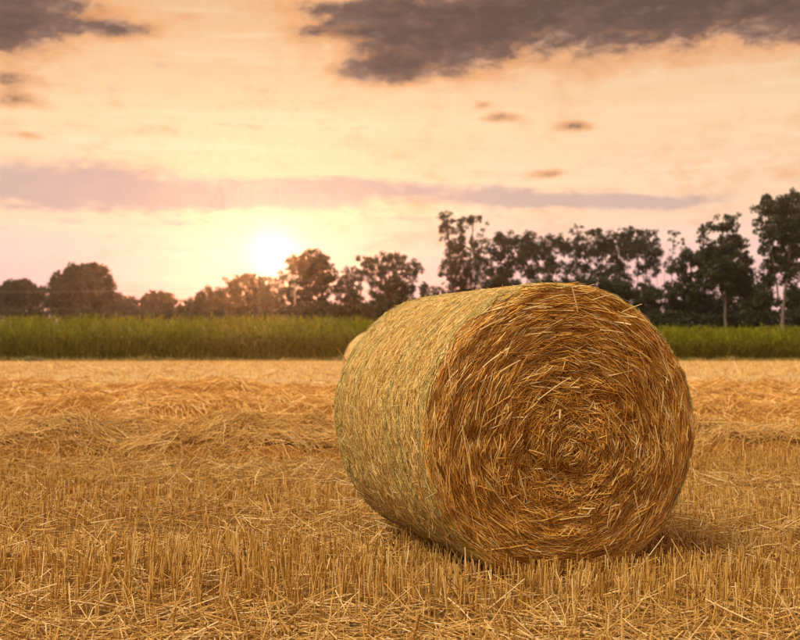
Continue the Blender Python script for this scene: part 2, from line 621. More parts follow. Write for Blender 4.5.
def wind_z(k, x, y):
    yc, hw, h, so, sl, _ = WIND[k]
    c = yc + sl * x + (VN(x * 0.35 + so, 5.5) - 0.5) * 0.9
    hh = h * (0.55 + 0.55 * VN2(x * 0.55 + so, 2.5) + 0.35 * VN(x * 1.7 + so, y * 1.4))
    q = np.clip(1 - ((y - c) / hw) ** 2, 0, None)
    lump = 1 + 0.9 * (VN(x * 1.9 + so, y * 2.2) - 0.5) + 0.5 * (VN2(x * 4.5 + so, y * 4.5) - 0.5)
    return hh * q ** 0.5 * lump


for k, (yc, hw, h, so, sl, ns) in enumerate(WIND):
    half = 0.40 * yc + 2.5
    root = obj('windrow', None, None, loc=(0, yc, 0))
    tag(root, ['nearest long heap of loose golden straw lying across the field behind the bale',
               'lower broken straw heap between the nearest row and the farthest row',
               'farthest raised row of loose straw before the flat stubble'][k], 'straw row', 'rows of raked straw across the field')
    xs = np.linspace(-half, half, 260)
    ys = np.linspace(yc - hw - 0.7, yc + hw + 0.7, 36)
    X, Y = np.meshgrid(xs, ys, indexing='ij')
    Z = wind_z(k, X, Y) * 0.86 - 0.05 + 0.03 * (VN2(X * 7, Y * 7) - 0.5)
    gi = np.arange(X.size).reshape(X.shape)
    Fc = np.stack([gi[:-1, :-1], gi[1:, :-1], gi[1:, 1:], gi[:-1, 1:]], -1).reshape(-1, 4)
    obj('straw_mound', mesh_np('straw_mound', np.stack([X, Y - yc, Z], -1).reshape(-1, 3), Fc, True), M['bale_core'], root)
    n = ns
    x = rng.uniform(-half, half, n)
    y = yc + sl * x + rng.normal(0, hw * 0.55, n)
    y = np.clip(y, yc - hw - 0.6, yc + hw + 0.6)
    a = rng.normal(0, 0.6, n) + 2.4 * (VN(x * 1.1 + so, y * 1.1) - 0.5) + np.where(rng.random(n) < 0.5, 0, math.pi)
    L = rng.uniform(0.08, 0.32, n) * (1 + 0.2 * k)
    K = 5
    s = np.linspace(-0.5, 0.5, K)
    px = x[:, None] + np.cos(a)[:, None] * s * L[:, None]
    py = y[:, None] + np.sin(a)[:, None] * s * L[:, None]
    cz = wind_z(k, px, py)
    lin = (cz[:, :1] * (0.5 - s) + cz[:, -1:] * (0.5 + s))
    pz = 0.3 * cz + 0.7 * np.maximum(lin, cz * 0.75) + rng.uniform(-0.03, 0.06, n)[:, None] + rng.normal(0, 0.20, n)[:, None] * s * L[:, None]
    kink = rng.normal(0, 0.012, (n, K, 3)) * (rng.random((n, 1, 1)) < 0.5)
    px, py, pz = px + kink[..., 0], py + kink[..., 1], pz + kink[..., 2]
    pz = np.maximum(pz, 0.004)
    P = np.stack([px, py - yc, pz], -1)
    V, F = strands(P, rng.uniform(0.0026, 0.0046, n) * (1 + 0.45 * k), 3 if k == 0 else 2, 0.6)
    tag(obj('straw_cover', mesh_np('straw_cover', V, F), M['swath'], root), kind='stuff')

# ------------------------------------------------------------------ standing stubble and litter
HALF = lambda y: 0.40 * y + 0.6


def scatter(y0, y1, dens):
    area = (HALF(y0) + HALF(y1)) * (y1 - y0)
    n = int(area * dens * 1.0)
    y = np.sqrt(rng.uniform(y0 ** 2, y1 ** 2, n))
    x = rng.uniform(-1, 1, n) * HALF(y)
    return x, y


def stand_amount(x, y):
    """share of straws left standing; wheel-flattened lanes run across the view"""
    w = y + (VN(x * 0.5 + 7, 1.0) - 0.5) * 0.35
    lane = np.exp(-((w - 4.1) / 0.55) ** 2) + 1.0 * np.exp(-((w - 5.85) / 0.16) ** 2) + 0.9 * np.exp(-((w - 7.5) / 0.28) ** 2) + 0.7 * np.exp(-((w - 8.9) / 0.22) ** 2)
    patch = VN2(x * 1.3, y * 1.6)
    return np.clip(1.15 - lane - 0.5 * np.clip(patch - 0.55, 0, 1), 0.05, 1)


acc = Acc()
for (y0, y1, dens, sides, rr) in ((3.6, 7.0, 980, 3, 0.0028), (7.0, 10.6, 820, 3, 0.0031), (10.6, 16.0, 300, 2, 0.0042), (16, 28, 130, 2, 0.006), (28, 75.5, 14, 2, 0.010)):
    x, y = scatter(y0, y1, dens)
    row = 0.165 if y1 < 29 else 0.6
    yr = np.round(y / row) * row + rng.normal(0, 0.016 if y1 < 29 else 0.08, len(y)) + 0.03 * np.sin(x * 0.9)
    y = np.where(rng.random(len(y)) < 0.85, yr, y)
    # clumps along the row
    x = x + 0.028 * np.sin(x * 61.0 + y * 13)
    keep = rng.random(len(x)) < stand_amount(x, y)
    hl = 0.078 + 0.070 * rng.random(len(x)) * (0.45 + 1.0 * VN(x * 1.1 + 3, y * 1.1))
    wv = y + 0.25 * (VN(x * 0.4 + 30, 3.0) - 0.5)
    hl *= 0.38 + 0.85 * np.clip((VN2(x * 0.18 + 9, wv * 1.9 + 9) - 0.2) / 0.6, 0, 1)
    hl *= np.where(rng.random(len(x)) < 0.06, 1.3, 1.0)
    keep &= hl * 0.95 < bale_clear(x, y) + 0.05
    x, y, hl = x[keep], y[keep], hl[keep]
    n = len(x)
    gust = (VN(x * 0.8 + 11, y * 0.8) - 0.5) * 0.5
    lean = np.stack([rng.normal(0, 0.10, n) + gust * 0.25, rng.normal(0, 0.10, n), np.ones(n)], -1)
    messy = rng.random(n) < 0.10
    lean[messy, :2] += rng.normal(0, 0.6, (messy.sum(), 2))
    lean = unit(lean)
    z0 = ground_z(x, y) - 0.01
    P0 = np.stack([x, y, z0], -1)
    P1 = P0 + lean * hl[:, None]
    V, F = strands(np.stack([P0, P1], 1), rr * rng.uniform(0.7, 1.3, n), sides, 0.85)
    acc.add(V, F)
stub = obj('stubble', acc.mesh('stubble'), M['stubble'])
tag(stub, 'short cut golden stubble standing in rows all over the field', 'stubble', kind='stuff')

acc = Acc()
for (y0, y1, dens, sides, rr, Lm) in ((3.5, 7.0, 1300, 3, 0.0025, 0.15), (7.0, 10.8, 700, 3, 0.0028, 0.16), (10.8, 28.0, 150, 2, 0.0046, 0.26), (28, 60, 8, 2, 0.012, 0.4)):
    x, y = scatter(y0, y1, dens)
    st = stand_amount(x, y)
    keep = rng.random(len(x)) < np.clip(1.15 - 0.95 * st, 0.08, 1)
    x, y, st = x[keep], y[keep], st[keep]
    n = len(x)
    a = rng.uniform(0, 2 * math.pi, n)
    L = Lm * rng.uniform(0.35, 1.7, n)
    tilt = rng.normal(0.05, 0.16, n) + np.where(rng.random(n) < 0.14, rng.uniform(0.2, 0.8, n), 0)
    zc = ground_z(x, y) + rng.uniform(0.0, 0.055, n) * (0.5 + st * 0.6) + np.abs(np.sin(tilt)) * L * 0.45
    s = np.array([-0.5, 0.0, 0.5])
    bend = rng.normal(0, 0.06, n)
    ca, sa = np.cos(a), np.sin(a)
    PX = x[:, None] + (ca * np.cos(tilt))[:, None] * s * L[:, None] - (sa * bend * L)[:, None] * (s == 0)
    PY = y[:, None] + (sa * np.cos(tilt))[:, None] * s * L[:, None] + (ca * bend * L)[:, None] * (s == 0)
    PZ = zc[:, None] + np.sin(tilt)[:, None] * s * L[:, None]
    ok = PZ.max(1) < bale_clear(x, y) + 0.05
    P = np.stack([PX, PY, PZ], -1)[ok]
    V, F = strands(P, rr * rng.uniform(0.7, 1.35, len(P)), sides, 0.8)
    acc.add(V, F)
lit = obj('straw_litter', acc.mesh('straw_litter'), M['loose'])
tag(lit, 'loose broken straw scattered flat between the standing stubble', 'straw', kind='stuff')

# ------------------------------------------------------------------ the bale
# local axes: -Y is the end facing the viewer, Z up, origin at its base
def bale_root(name, c, yaw):
    r = obj(name, None, None, loc=(c[0], c[1], 0.0))
    r.rotation_euler = (0, 0, yaw)
    return r


bale = bale_root('hay_bale', BALE_C, BALE_YAW)
tag(bale, 'large round straw bale in the foreground with its coiled end facing the viewer', 'hay bale', 'round bales on the field')
OFF = np.array([0.02, -0.10])           # the coil's eye sits a little low of the middle
ZC = BALE_R - 0.034


def r_edge(th):
    return BALE_R * (1 + 0.010 * np.sin(3 * th + 0.6) + 0.006 * np.sin(7 * th) - 0.018 * np.clip(-np.sin(th), 0, 1) ** 6)


def face_relief(r, th):
    """local y of the end face: bulge, coil ridges and hollows (negative = towards the viewer)"""
    q = r / BALE_R
    bulge = -0.022 * (1 - q ** 2) + 0.022 * np.clip((q - 0.92) / 0.08, 0, 1) ** 2
    coil = 0.004 * np.sin(2 * math.pi * (r / 0.085 + th / (2 * math.pi)) + 5 * VN(r * np.cos(th) * 4 + 9, r * np.sin(th) * 4 + 9))
    x, z = r * np.cos(th), r * np.sin(th)
    lump = 0.028 * (VN(x * 6 + 20, z * 6 + 20) - 0.5) + 0.018 * (VN2(x * 19 + 40, z * 19 + 20) - 0.5)
    hollow = 0.05 * np.exp(-(((x - 0.02) / 0.11) ** 2 + ((z + 0.20) / 0.05) ** 2)) + 0.035 * np.exp(-(((x + 0.20) / 0.05) ** 2 + ((z + 0.12) / 0.14) ** 2))
    return bulge + coil + lump + hollow


# core: end face sheet, side sheet, back sheet in one body
NT, NR, NL = 288, 64, 60
th = np.linspace(0, 2 * math.pi, NT, endpoint=False)
rows = []
for q in np.linspace(0.002, 0.985, NR):
    r = r_edge(th) * q
    rows.append(np.stack([r * np.cos(th), face_relief(r, th) + 0.02, ZC + r * np.sin(th)], -1))
for v in np.linspace(0.03, BALE_L - 0.02, NL):
    rr = r_edge(th) * (0.985 - 0.02 * (v > BALE_L - 0.06)) + 0.010 * (VN(th * 20, np.full_like(th, v * 30)) - 0.5)
    rows.append(np.stack([rr * np.cos(th), np.full_like(th, v), ZC + rr * np.sin(th)], -1))
for q in np.linspace(0.93, 0.004, 14):
    r = r_edge(th) * q
    rows.append(np.stack([r * np.cos(th), np.full_like(th, BALE_L) + 0.03 * (1 - q), ZC + r * np.sin(th)], -1))
R_ = np.array(rows)
gi = np.arange(R_.shape[0] * NT).reshape(R_.shape[0], NT)
Fc = np.stack([gi[:-1], np.roll(gi, -1, 1)[:-1], np.roll(gi, -1, 1)[1:], gi[1:]], -1).reshape(-1, 4)
core_me = mesh_np('straw_core', R_.reshape(-1, 3), Fc, True)
obj('straw_core', core_me, M['bale_core'], bale)


def face_straws(n, lmin, lmax, rad, lift, spread, q0=0.0, q1=1.0):
    q = np.sqrt(rng.uniform(q0 ** 2, q1 ** 2, n))
    t0 = rng.uniform(0, 2 * math.pi, n)
    off = OFF[None] * (1 - q ** 2)[:, None]
    L = rng.uniform(lmin, lmax, n) * np.clip(0.35 + q, 0.4, 1.15)
    dev = rng.normal(0, spread, n) * np.clip(1.5 - q, 0.45, 1.5) + 0.8 * (VN(q * np.cos(t0) * 7 + 60, q * np.sin(t0) * 7 + 60) - 0.5) * np.clip(1.2 - q, 0.2, 1)
    K = 5
    s = np.linspace(-0.5, 0.5, K)
    r0 = np.maximum(q * BALE_R * 0.985, 0.01)
    # along the arc by L*cos(dev), across by L*sin(dev); straws are stiffer than the coil
    al = (L * np.cos(dev))[:, None] * s
    ac = (L * np.sin(dev))[:, None] * s
    stiff = rng.uniform(0.0, 0.8, n)[:, None]
    ex = np.cos(t0)[:, None]
    ez = np.sin(t0)[:, None]
    sag = -(al ** 2) / (2 * np.maximum(r0, 0.16)[:, None]) * stiff
    rr = r0[:, None] + ac + sag
    x = rr * ex - al * ez + off[:, :1]
    z = rr * ez + al * ex + off[:, 1:]
    R2 = np.hypot(x, z)
    T2 = np.arctan2(z, x)
    lim = r_edge(T2) * 0.995
    f = np.minimum(1.0, lim / R2)
    f = np.where((rng.random(n) < 0.05)[:, None], np.minimum(1.0, f * 1.03), f)
    x, z, R2 = x * f, z * f, R2 * f
    calm = (1 - 0.85 * q ** 6)[:, None]
    y = face_relief(R2, T2) - rng.uniform(-0.012, lift, n)[:, None] * calm + rng.normal(0, 0.10, n)[:, None] * s * L[:, None] * calm
    return np.stack([x, y, ZC + z], -1), rad * np.exp(rng.normal(0, 0.34, n))


acc = Acc()
P, r = face_straws(27000, 0.04, 0.15, 0.0019, 0.016, 0.24)
acc.add(*strands(P, r, 3, 0.8))
P, r = face_straws(11000, 0.04, 0.18, 0.0020, 0.028, 0.36)
acc.add(*strands(P, r, 3, 0.75))
P, r = face_straws(2600, 0.03, 0.13, 0.0024, 0.03, 0.9, 0.0, 0.55)
acc.add(*strands(P, r, 3, 0.75))
tag(obj('coiled_end_straw', acc.mesh('coiled_end_straw'), M['face_straw'], bale), 'rust gold straws coiled round the end of the bale', kind='stuff')


def side_straws(n, lmin, lmax, rad, lift, spread):
    v = rng.uniform(0.0, BALE_L - 0.01, n)
    t0 = rng.uniform(math.radians(-60), math.radians(300), n)
    L = rng.uniform(lmin, lmax, n)
    dev = rng.normal(0, spread, n)
    K = 4
    s = np.linspace(-0.5, 0.5, K)
    T = t0[:, None] + (L * np.cos(dev))[:, None] * s / BALE_R
    Yv = v[:, None] + (L * np.sin(dev))[:, None] * s
    Yv = np.clip(Yv, -0.012, BALE_L)
    rnd = 0.018 * np.clip((0.05 - Yv) / 0.05, 0, 1) ** 2
    r = r_edge(T) * (0.987 - rnd) + 0.012 * (VN(T * 20, Yv * 30) - 0.5) + rng.uniform(-0.004, lift, n)[:, None] + rng.normal(0, 0.05, n)[:, None] * s * L[:, None]
    P = np.stack([r * np.cos(T), Yv, ZC + r * np.sin(T)], -1)
    return P, rad * rng.uniform(0.7, 1.3, n)


acc = Acc()
P, r = side_straws(42000, 0.04, 0.14, 0.0017, 0.008, 0.30)
acc.add(*strands(P, r, 3, 0.8))
P, r = side_straws(15000, 0.03, 0.10, 0.0015, 0.014, 0.75)
acc.add(*strands(P, r, 3, 0.8))
P, r = side_straws(500, 0.03, 0.09, 0.0016, 0.004, 0.8)
P[:, 1:] += (P[:, 1:] - np.array([0, 0, ZC])) * np.array([1, 0, 1]) * np.linspace(0.012, 0.055, 3)[None, :, None] * rng.random((500, 1, 1))
acc.add(*strands(P, r, 3, 0.8))
tag(obj('wrapped_side_straw', acc.mesh('wrapped_side_straw'), M['wrap_straw'], bale), 'pale straw with grey green bands round the curved side', kind='stuff')

# thin net strands holding the side
acc = Acc()
for v in np.linspace(0.02, BALE_L - 0.03, 34):
    T = np.linspace(0, 2 * math.pi, 150)
    zig = 0.008 * np.where(np.arange(150) % 2 == 0, 1, -1)
    rr = r_edge(T) * 0.99 + 0.011
    acc.add(*tube(np.stack([rr * np.cos(T), v + zig + 0.004 * np.sin(T * 3 + v * 9), ZC + rr * np.sin(T)], -1), np.full(150, 0.0005), 3))
mnet, bnet = new_mat('net_thread')
finish(mnet, bnet, bnet.mix(bnet.noise(bnet.node('ShaderNodeTexCoord').outputs['Object'], 20.0), (0.60, 0.60, 0.36), (0.72, 0.70, 0.50)), 0.5, 0.3)
obj('net_wrap', acc.mesh('net_wrap'), mnet, bale)

# single stray straws that stick out of the bale
def stray(px0, py0, px1, py1, d0, d1, rad=0.0026, mat='pale_straw', bend=0.02):
    a = np.array(at(px0, py0, d0))
    c = np.array(at(px1, py1, d1))
    mid = (a + c) / 2 + np.array([0, 0, bend * np.linalg.norm(c - a)])
    P = np.stack([a, mid, c])
    # to the bale's local frame
    d = P[:, :2] - BALE_C
    loc = np.stack([d @ be, -(d @ bn), P[:, 2]], -1)
    V, F = tube(loc, [rad, rad, rad * 0.7], 5)
    return obj('stray_straw', mesh_np('stray_straw', V, F, True), M[mat], bale)


def face_depth(px, py):
    """world depth (y) of the bale's end plane under a pixel"""
    p = at(px, py, 10.0)
    o = np.array([0.0, 0.0])
    d = np.array([p.x, p.y])
    t = ((BALE_C - o) @ bn) / (d @ bn)
    return t * 10.0


for (x0, y0, x1, y1) in ((538, 400, 571, 377), (610, 408, 630, 433), (529, 450, 545, 455), (462, 425, 474, 492), (518, 470, 527, 500), (572, 287, 578, 312),
                         (667, 378, 666, 384), (600, 330, 624, 333), (655, 425, 660, 452), (604, 545, 612, 566), (560, 520, 590, 516), (448, 360, 452, 395),
                         (480, 330, 505, 318), (634, 490, 640, 520), (500, 372, 521, 360), (590, 362, 612, 372)):
    d0 = face_depth(x0, y0) - 0.10
    d1 = face_depth(x1, y1) - 0.10
    stray(x0, y0, x1, y1, d0, d1, rng.uniform(0.0022, 0.0034))
# sticking out past the rim
for (x0, y0, x1, y1) in ((592, 300, 614, 294), (622, 312, 642, 304)):
    stray(x0, y0, x1, y1, face_depth(x0, y0) - 0.02, face_depth(x0, y0) - 0.04, 0.0022)
# on the curved side's skyline
for (x0, y0, x1, y1, d) in ((347, 362, 337, 348, 6.05), (384, 322, 389, 311, 6.0), (391, 318, 392, 310, 6.0), (396, 314, 412, 296, 5.95), (455, 306, 454, 294, 5.7), (424, 322, 427, 312, 5.85), (408, 336, 404, 325, 5.85)):
    stray(x0, y0, x1, y1, d + 0.06, d, 0.0022, 'loose')

# ------------------------------------------------------------------ second bale, far behind
def far_bale():
    c = at(397, 366, 21.0)
    yaw = math.radians(20)
    rt = bale_root('hay_bale', (c.x, 21.0), yaw)
    tag(rt, 'pale round bale far behind, peeking out past the left rim of the big bale', 'hay bale', 'round bales on the field')
    NT2 = 96
    t = np.linspace(0, 2 * math.pi, NT2, endpoint=False)
    rows = []
    for q in (0.02, 0.4, 0.8, 0.95):
        rows.append((q, -0.03 * (1 - q)))
    rows += [(0.99, 0.02)] + [(1.0, v) for v in np.linspace(0.05, 1.15, 14)] + [(0.99, 1.19), (0.9, 1.21), (0.4, 1.23), (0.02, 1.23)]
    P = []
    for q, v in rows:
        r = 0.70 * q * (1 + 0.008 * np.sin(3 * t) + 0.01 * (VN(t * 9, np.full_like(t, v * 20)) - 0.5))
        P.append(np.stack([r * np.cos(t), np.full_like(t, v), 0.69 + r * np.sin(t)], -1))
    P = np.array(P)
    gi = np.arange(P.shape[0] * NT2).reshape(P.shape[0], NT2)
    F = np.stack([gi[:-1], np.roll(gi, -1, 1)[:-1], np.roll(gi, -1, 1)[1:], gi[1:]], -1).reshape(-1, 4)
    obj('wrapped_side', mesh_np('wrapped_side', P.reshape(-1, 3), F, True), M['far_bale'], rt)
    n = 5000
    v = rng.uniform(0, 1.2, n)
    t0 = rng.uniform(0, 2 * math.pi, n)
    L = rng.uniform(0.08, 0.25, n)
    s = np.linspace(-0.5, 0.5, 3)
    T = t0[:, None] + L[:, None] * s / 0.7
    Yv = np.clip(v[:, None] + rng.normal(0, 0.2, n)[:, None] * s * L[:, None], -0.01, 1.2)
    r = 0.705 + rng.uniform(0, 0.01, n)[:, None]
    V, F = strands(np.stack([r * np.cos(T), Yv, 0.69 + r * np.sin(T)], -1), np.full(n, 0.004), 2)
    tag(obj('straw_cover', mesh_np('straw_cover', V, F), M['pale_straw'], rt), kind='stuff')


far_bale()

# ------------------------------------------------------------------ a few long straws lying free in front
def lying(label, p0, p1, d0, d1, rad):
    a, c = np.array(at(*p0, d0)), np.array(at(*p1, d1))
    b0 = a.copy()
    mid = (a + c) / 2 - b0
    V, F = tube(np.stack([a - b0, mid + np.array([0, 0, 0.006]), c - b0]), [rad, rad, rad * 0.8], 6)
    o = obj('fallen_straw', mesh_np('fallen_straw', V, F, True), M['pale_straw'], None, tuple(b0))
    tag(o, label, 'straw', 'long straws lying free')


lying('long pale straw leaning across the stubble right below the bale end', (646, 597), (686, 575), 4.62, 4.74, 0.0032)
lying('bent pale straw lying in the stubble at the right edge', (752, 548), (779, 544), 5.5, 5.55, 0.003)
lying('single straw standing upright before the shadow under the bale', (466, 573), (465, 547), 4.86, 4.88, 0.0026)
lying('pale straw slanting down in front of the bale, left of its coiled end', (448, 598), (472, 621), 4.55, 4.42, 0.0032)

# ------------------------------------------------------------------ maize field
def maize_height(x, row):
    left = 1 / (1 + np.exp((x - 2.0) / 3.0))
    tall = 2.55 + 0.85 * left
    front = 1.35 + 0.60 * left
    f = np.clip((row - 1.0) / 2.0, 0, 1)
    return (front * (1 - f) + tall * f) * (0.93 + 0.14 * VN(x * 0.6, row * 3.3 + 0.5))


def maize_rows(rows, name, mat, label):
    acc = Acc()
    for row in rows:
        y0 = 76.6 + row * 0.62
        half = 0.55 * y0 + 3
        x = np.arange(-half, half, 0.15)
        x = x + rng.normal(0, 0.05, len(x))
        y = y0 + rng.normal(0, 0.10, len(x))
        h = maize_height(x, row) * rng.uniform(0.86, 1.07, len(x))
        n = len(x)
        base = np.stack([x, y, np.zeros(n)], -1)
        top = base + np.stack([rng.normal(0, 0.06, n), rng.normal(0, 0.06, n), h * 0.92], -1)
        acc.add(*strands(np.stack([base, top], 1), np.full(n, 0.016), 2, 0.5))
        nl = 11
        for j in range(nl):
            f = 0.12 + 0.80 * (j + rng.random(n)) / nl
            a = rng.uniform(0, 2 * math.pi, n)
            L = rng.uniform(0.45, 0.85, n) * np.where(f > 0.75, 0.75, 1.0)
            p0 = base + (top - base) * f[:, None]
            d = np.stack([np.cos(a), np.sin(a), np.zeros(n)], -1)
            up = rng.uniform(0.35, 1.0, n)[:, None] * np.array([0, 0, 1.0])
            p1 = p0 + (d * 0.28 + up * 0.8) * L[:, None]
            p2 = p0 + (d * 0.70 + up * 0.85) * L[:, None]
            p2[:, 2] = np.maximum(p2[:, 2], 0.02)
            acc.add(*strands(np.stack([p0, p1, p2], 1), rng.uniform(0.024, 0.042, n), 2, 0.15))
    o = obj(name, acc.mesh(name), mat)
    tag(o, label, 'crop', kind='stuff')


maize_rows([0, 1], 'crop_edge', M['maize_edge'], 'shorter yellow green plants along the front edge of the green crop')
maize_rows([2, 3, 4, 5, 6, 8, 10, 12, 15, 18, 22], 'crop', M['maize'], 'tall green leafy crop growing in a strip behind the stubble')

n = 9000
x = rng.uniform(-42, 42, n)
y = 76.2 - np.abs(rng.normal(0, 0.55, n)) * (0.4 + VN(x * 0.5, 4.4))
hh = rng.uniform(0.06, 0.34, n) * (0.4 + 1.1 * VN2(x * 0.8, 7.7))
b0 = np.stack([x, y, np.zeros(n)], -1)
d = np.stack([rng.normal(0, 0.35, n), rng.normal(0, 0.35, n), np.ones(n)], -1) * hh[:, None]
V, F = strands(np.stack([b0, b0 + d * 0.6, b0 + d * np.array([1.5, 1.5, 1.0])], 1), rng.uniform(0.012, 0.03, n), 2, 0.2)
M['verge'] = leaf_mat('verge_grass', (0.14, 0.13, 0.03), (0.42, 0.32, 0.11))
tag(obj('verge_grass', mesh_np('verge_grass', V, F), M['verge']), 'ragged strip of low weeds and grass at the foot of the crop', 'grass', kind='stuff')

# ------------------------------------------------------------------ trees
def leaf_cloud(centres, radii, counts, size):
    """little folded leaf sprays round clump centres"""
    n = int(counts.sum())
    ci = np.repeat(np.arange(len(centres)), counts)
    d = unit(rng.normal(size=(n, 3))) * (rng.random((n, 1)) ** 0.45)
    p = centres[ci] + d * radii[ci][:, None] * np.array([1.0, 1.0, 0.85])
    u = unit(rng.normal(size=(n, 3)))
    w = unit(np.cross(u, rng.normal(size=(n, 3))))
    s = size * rng.uniform(0.55, 1.35, n)[:, None]
    V = np.stack([p - u * s, p + w * s * 0.55, p + u * s, p - w * s * 0.55], 1).reshape(-1, 3)
    F = np.arange(n * 4).reshape(n, 4)
    return V, F


def tree(name, label, cat, dist, lobes, trunk_px, mat, group, bark='bark', leaf=0.16, dens=1.0, gap=0.35, trunk_r=0.22, stems=None, clump=0.62):
    """lobes: (px, py, rx, ry) of crown masses in the photograph, given depth of their own at `dist`"""
    s = dist / F_PX
    base = at(trunk_px, HORIZ, dist)
    bx, by = base.x, dist
    root = obj(name, None, None, loc=(bx, by, 0))
    tag(root, label, cat, group)
    C, Rr, N = [], [], []
    wood = Acc()
    mains = []
    top_z = 0
    for (px, py, rx, ry) in lobes:
        p = at(px, py, dist)
        RX, RZ = rx * s, ry * s
        RY = 0.5 * (RX + min(RZ, RX * 1.3))
        c = np.array([p.x - bx, rng.normal(0, 0.25) * RX, p.z])
        vol = RX * RY * RZ * 4.19
        ncl = max(5, int(vol * 1.5 * dens / clump ** 2 * 0.5))
        ncl = min(ncl, 200)
        d = unit(rng.normal(size=(ncl, 3))) * (rng.random((ncl, 1)) ** 0.36)
        cc = c + d * np.array([RX, RY, RZ]) * 0.95
        cc = cc[cc[:, 2] > 0.25]
        keep = rng.random(len(cc)) > gap * 0.75
        cc = cc[keep]
        if not len(cc):
            continue
        rr = clump * rng.uniform(0.55, 1.25, len(cc)) * min(1.0, max(RX, 0.5) / 1.2)
        C.append(cc)
        Rr.append(rr)
        N.append(np.maximum(8, (rr ** 2 * 210 * (0.16 / leaf) ** 1.6 * (1 - gap * 0.6)).astype(int)))
        mains.append((c, cc, RX, RZ))
        top_z = max(top_z, c[2] + RZ * 0.6)
    C, Rr, N = np.concatenate(C), np.concatenate(Rr), np.concatenate(N)
    # trunk(s)
    def wob(p0, p1, k=6, amp=0.12):
        t = np.linspace(0, 1, k)[:, None]
        q = p0 * (1 - t) + p1 * t
        q[1:-1, :2] += rng.normal(0, amp, (k - 2, 2))
        return q
    topc = max(mains, key=lambda m: m[0][2])[0]
    trunk_me = Acc()
    tx = topc[0]
    path = wob(np.array([0, 0, -0.1]), np.array([tx, topc[1], top_z]), 8, 0.10)
    trunk_me.add(*tube(path, np.linspace(trunk_r, trunk_r * 0.16, 8), 9))
    extra = []
    for (sx, sz0, sx1, sy1) in (stems or ()):
        a = at(sx, HORIZ, dist)
        e = at(sx1, sy1, dist)
        q = wob(np.array([a.x - bx, rng.normal(0, 0.4), sz0]), np.array([e.x - bx, rng.normal(0, 0.5), e.z]), 6, 0.08)
        trunk_me.add(*tube(q, np.linspace(trunk_r * 0.6, trunk_r * 0.15, 6), 7))
        extra.append(q)
    allp = np.concatenate([path] + extra)
    for (c, cc, RX, RZ) in mains:
        low = allp[allp[:, 2] < c[2] + 0.05]
        if len(low) == 0:
            low = allp[:1]
        st = low[np.argmin(np.linalg.norm(low - c, axis=1) + 0.35 * (c[2] - low[:, 2]))]
        lp = wob(st, c, 5, 0.10)
        r0 = min(trunk_r * 0.5, 0.03 + 0.045 * RX)
        wood.add(*tube(lp, np.linspace(r0, r0 * 0.35, 5), 5))
        for q in cc[rng.random(len(cc)) < 0.55]:
            tp = wob(lp[rng.integers(2, 5)], q, 4, 0.08)
            wood.add(*tube(tp, np.linspace(r0 * 0.3, 0.008, 4), 3))
    trunk_me.add(np.concatenate(wood.V), np.concatenate(wood.F))
    obj('trunk', trunk_me.mesh('trunk', True), M[bark], root)
    V, F = leaf_cloud(C, Rr, N, leaf)
    V[:, 2] = np.maximum(V[:, 2], 0.02)
    obj('crown', mesh_np('crown', V, F), M[mat], root)
    return root


GL, GM, GR = 'trees left of the sun', 'trees behind the big bale', 'tall trees on the right'
# -- left, far
tree('round_tree', 'dark rounded tree at the far left edge of the picture', 'tree', 190, [(18, 296, 22, 17), (36, 297, 12, 14), (2, 300, 14, 14)], 20, 'leaf_mid', GL, leaf=0.22, dens=1.1, gap=0.1, clump=0.8)
tree('round_tree', 'broadest dome-shaped tree on the left with dense crown', 'tree', 180, [(83, 285, 27, 22), (70, 290, 22, 26), (98, 284, 18, 20), (104, 297, 16, 14), (56, 300, 14, 15), (80, 304, 26, 14)], 83, 'leaf_mid', GL, leaf=0.2, dens=1.2, gap=0.06, trunk_r=0.35, clump=0.8)
tree('shrub', 'low bush in the dip between the dome tree and the small round tree', 'shrub', 176, [(124, 306, 15, 10), (112, 312, 12, 8)], 122, 'leaf_mid', GL, leaf=0.2, dens=1.2, gap=0.1, trunk_r=0.1, clump=0.7)
tree('round_tree', 'small round tree standing alone right of the dome tree', 'tree', 180, [(157, 302, 17, 13), (150, 306, 12, 12), (167, 305, 10, 12)], 158, 'leaf_mid', GL, leaf=0.2, dens=1.2, gap=0.1, trunk_r=0.18, clump=0.7)
tree('shrub', 'long low bush left of the trees under the sun', 'shrub', 185, [(192, 307, 15, 12), (207, 302, 13, 14), (218, 304, 12, 16)], 205, 'leaf_sun_tint', GL, leaf=0.2, dens=1.1, gap=0.12, trunk_r=0.12, clump=0.7)
tree('loose_tree', 'open-crowned tree just left below the sun', 'tree', 160, [(238, 294, 17, 20), (252, 283, 15, 12), (232, 282, 12, 8), (262, 292, 16, 18), (245, 308, 26, 14)], 246, 'leaf_sun_tint', GL, leaf=0.14, dens=0.8, gap=0.5, clump=0.5)
tree('loose_tree', 'thin tree right below the sun with light breaking through', 'tree', 158, [(280, 290, 14, 14), (272, 303, 20, 16), (285, 276, 9, 7)], 279, 'leaf_sun_tint', GL, leaf=0.14, dens=0.8, gap=0.6, clump=0.5)
tree('loose_tree', 'taller tree whose crown rises right beside the sun', 'tree', 150, [(310, 262, 20, 13), (318, 272, 20, 17), (297, 266, 12, 12), (306, 288, 22, 18), (328, 286, 10, 16), (310, 306, 28, 15)], 312, 'leaf_sun_tint', GL, leaf=0.14, dens=0.9, gap=0.45, clump=0.5)
tree('loose_tree', 'bushy tree with feathery top next to the sun tree', 'tree', 150, [(352, 275, 13, 11), (347, 290, 14, 14), (350, 308, 22, 14), (365, 262, 11, 8)], 352, 'leaf_sun_tint', GM, leaf=0.14, dens=0.8, gap=0.32, clump=0.48)
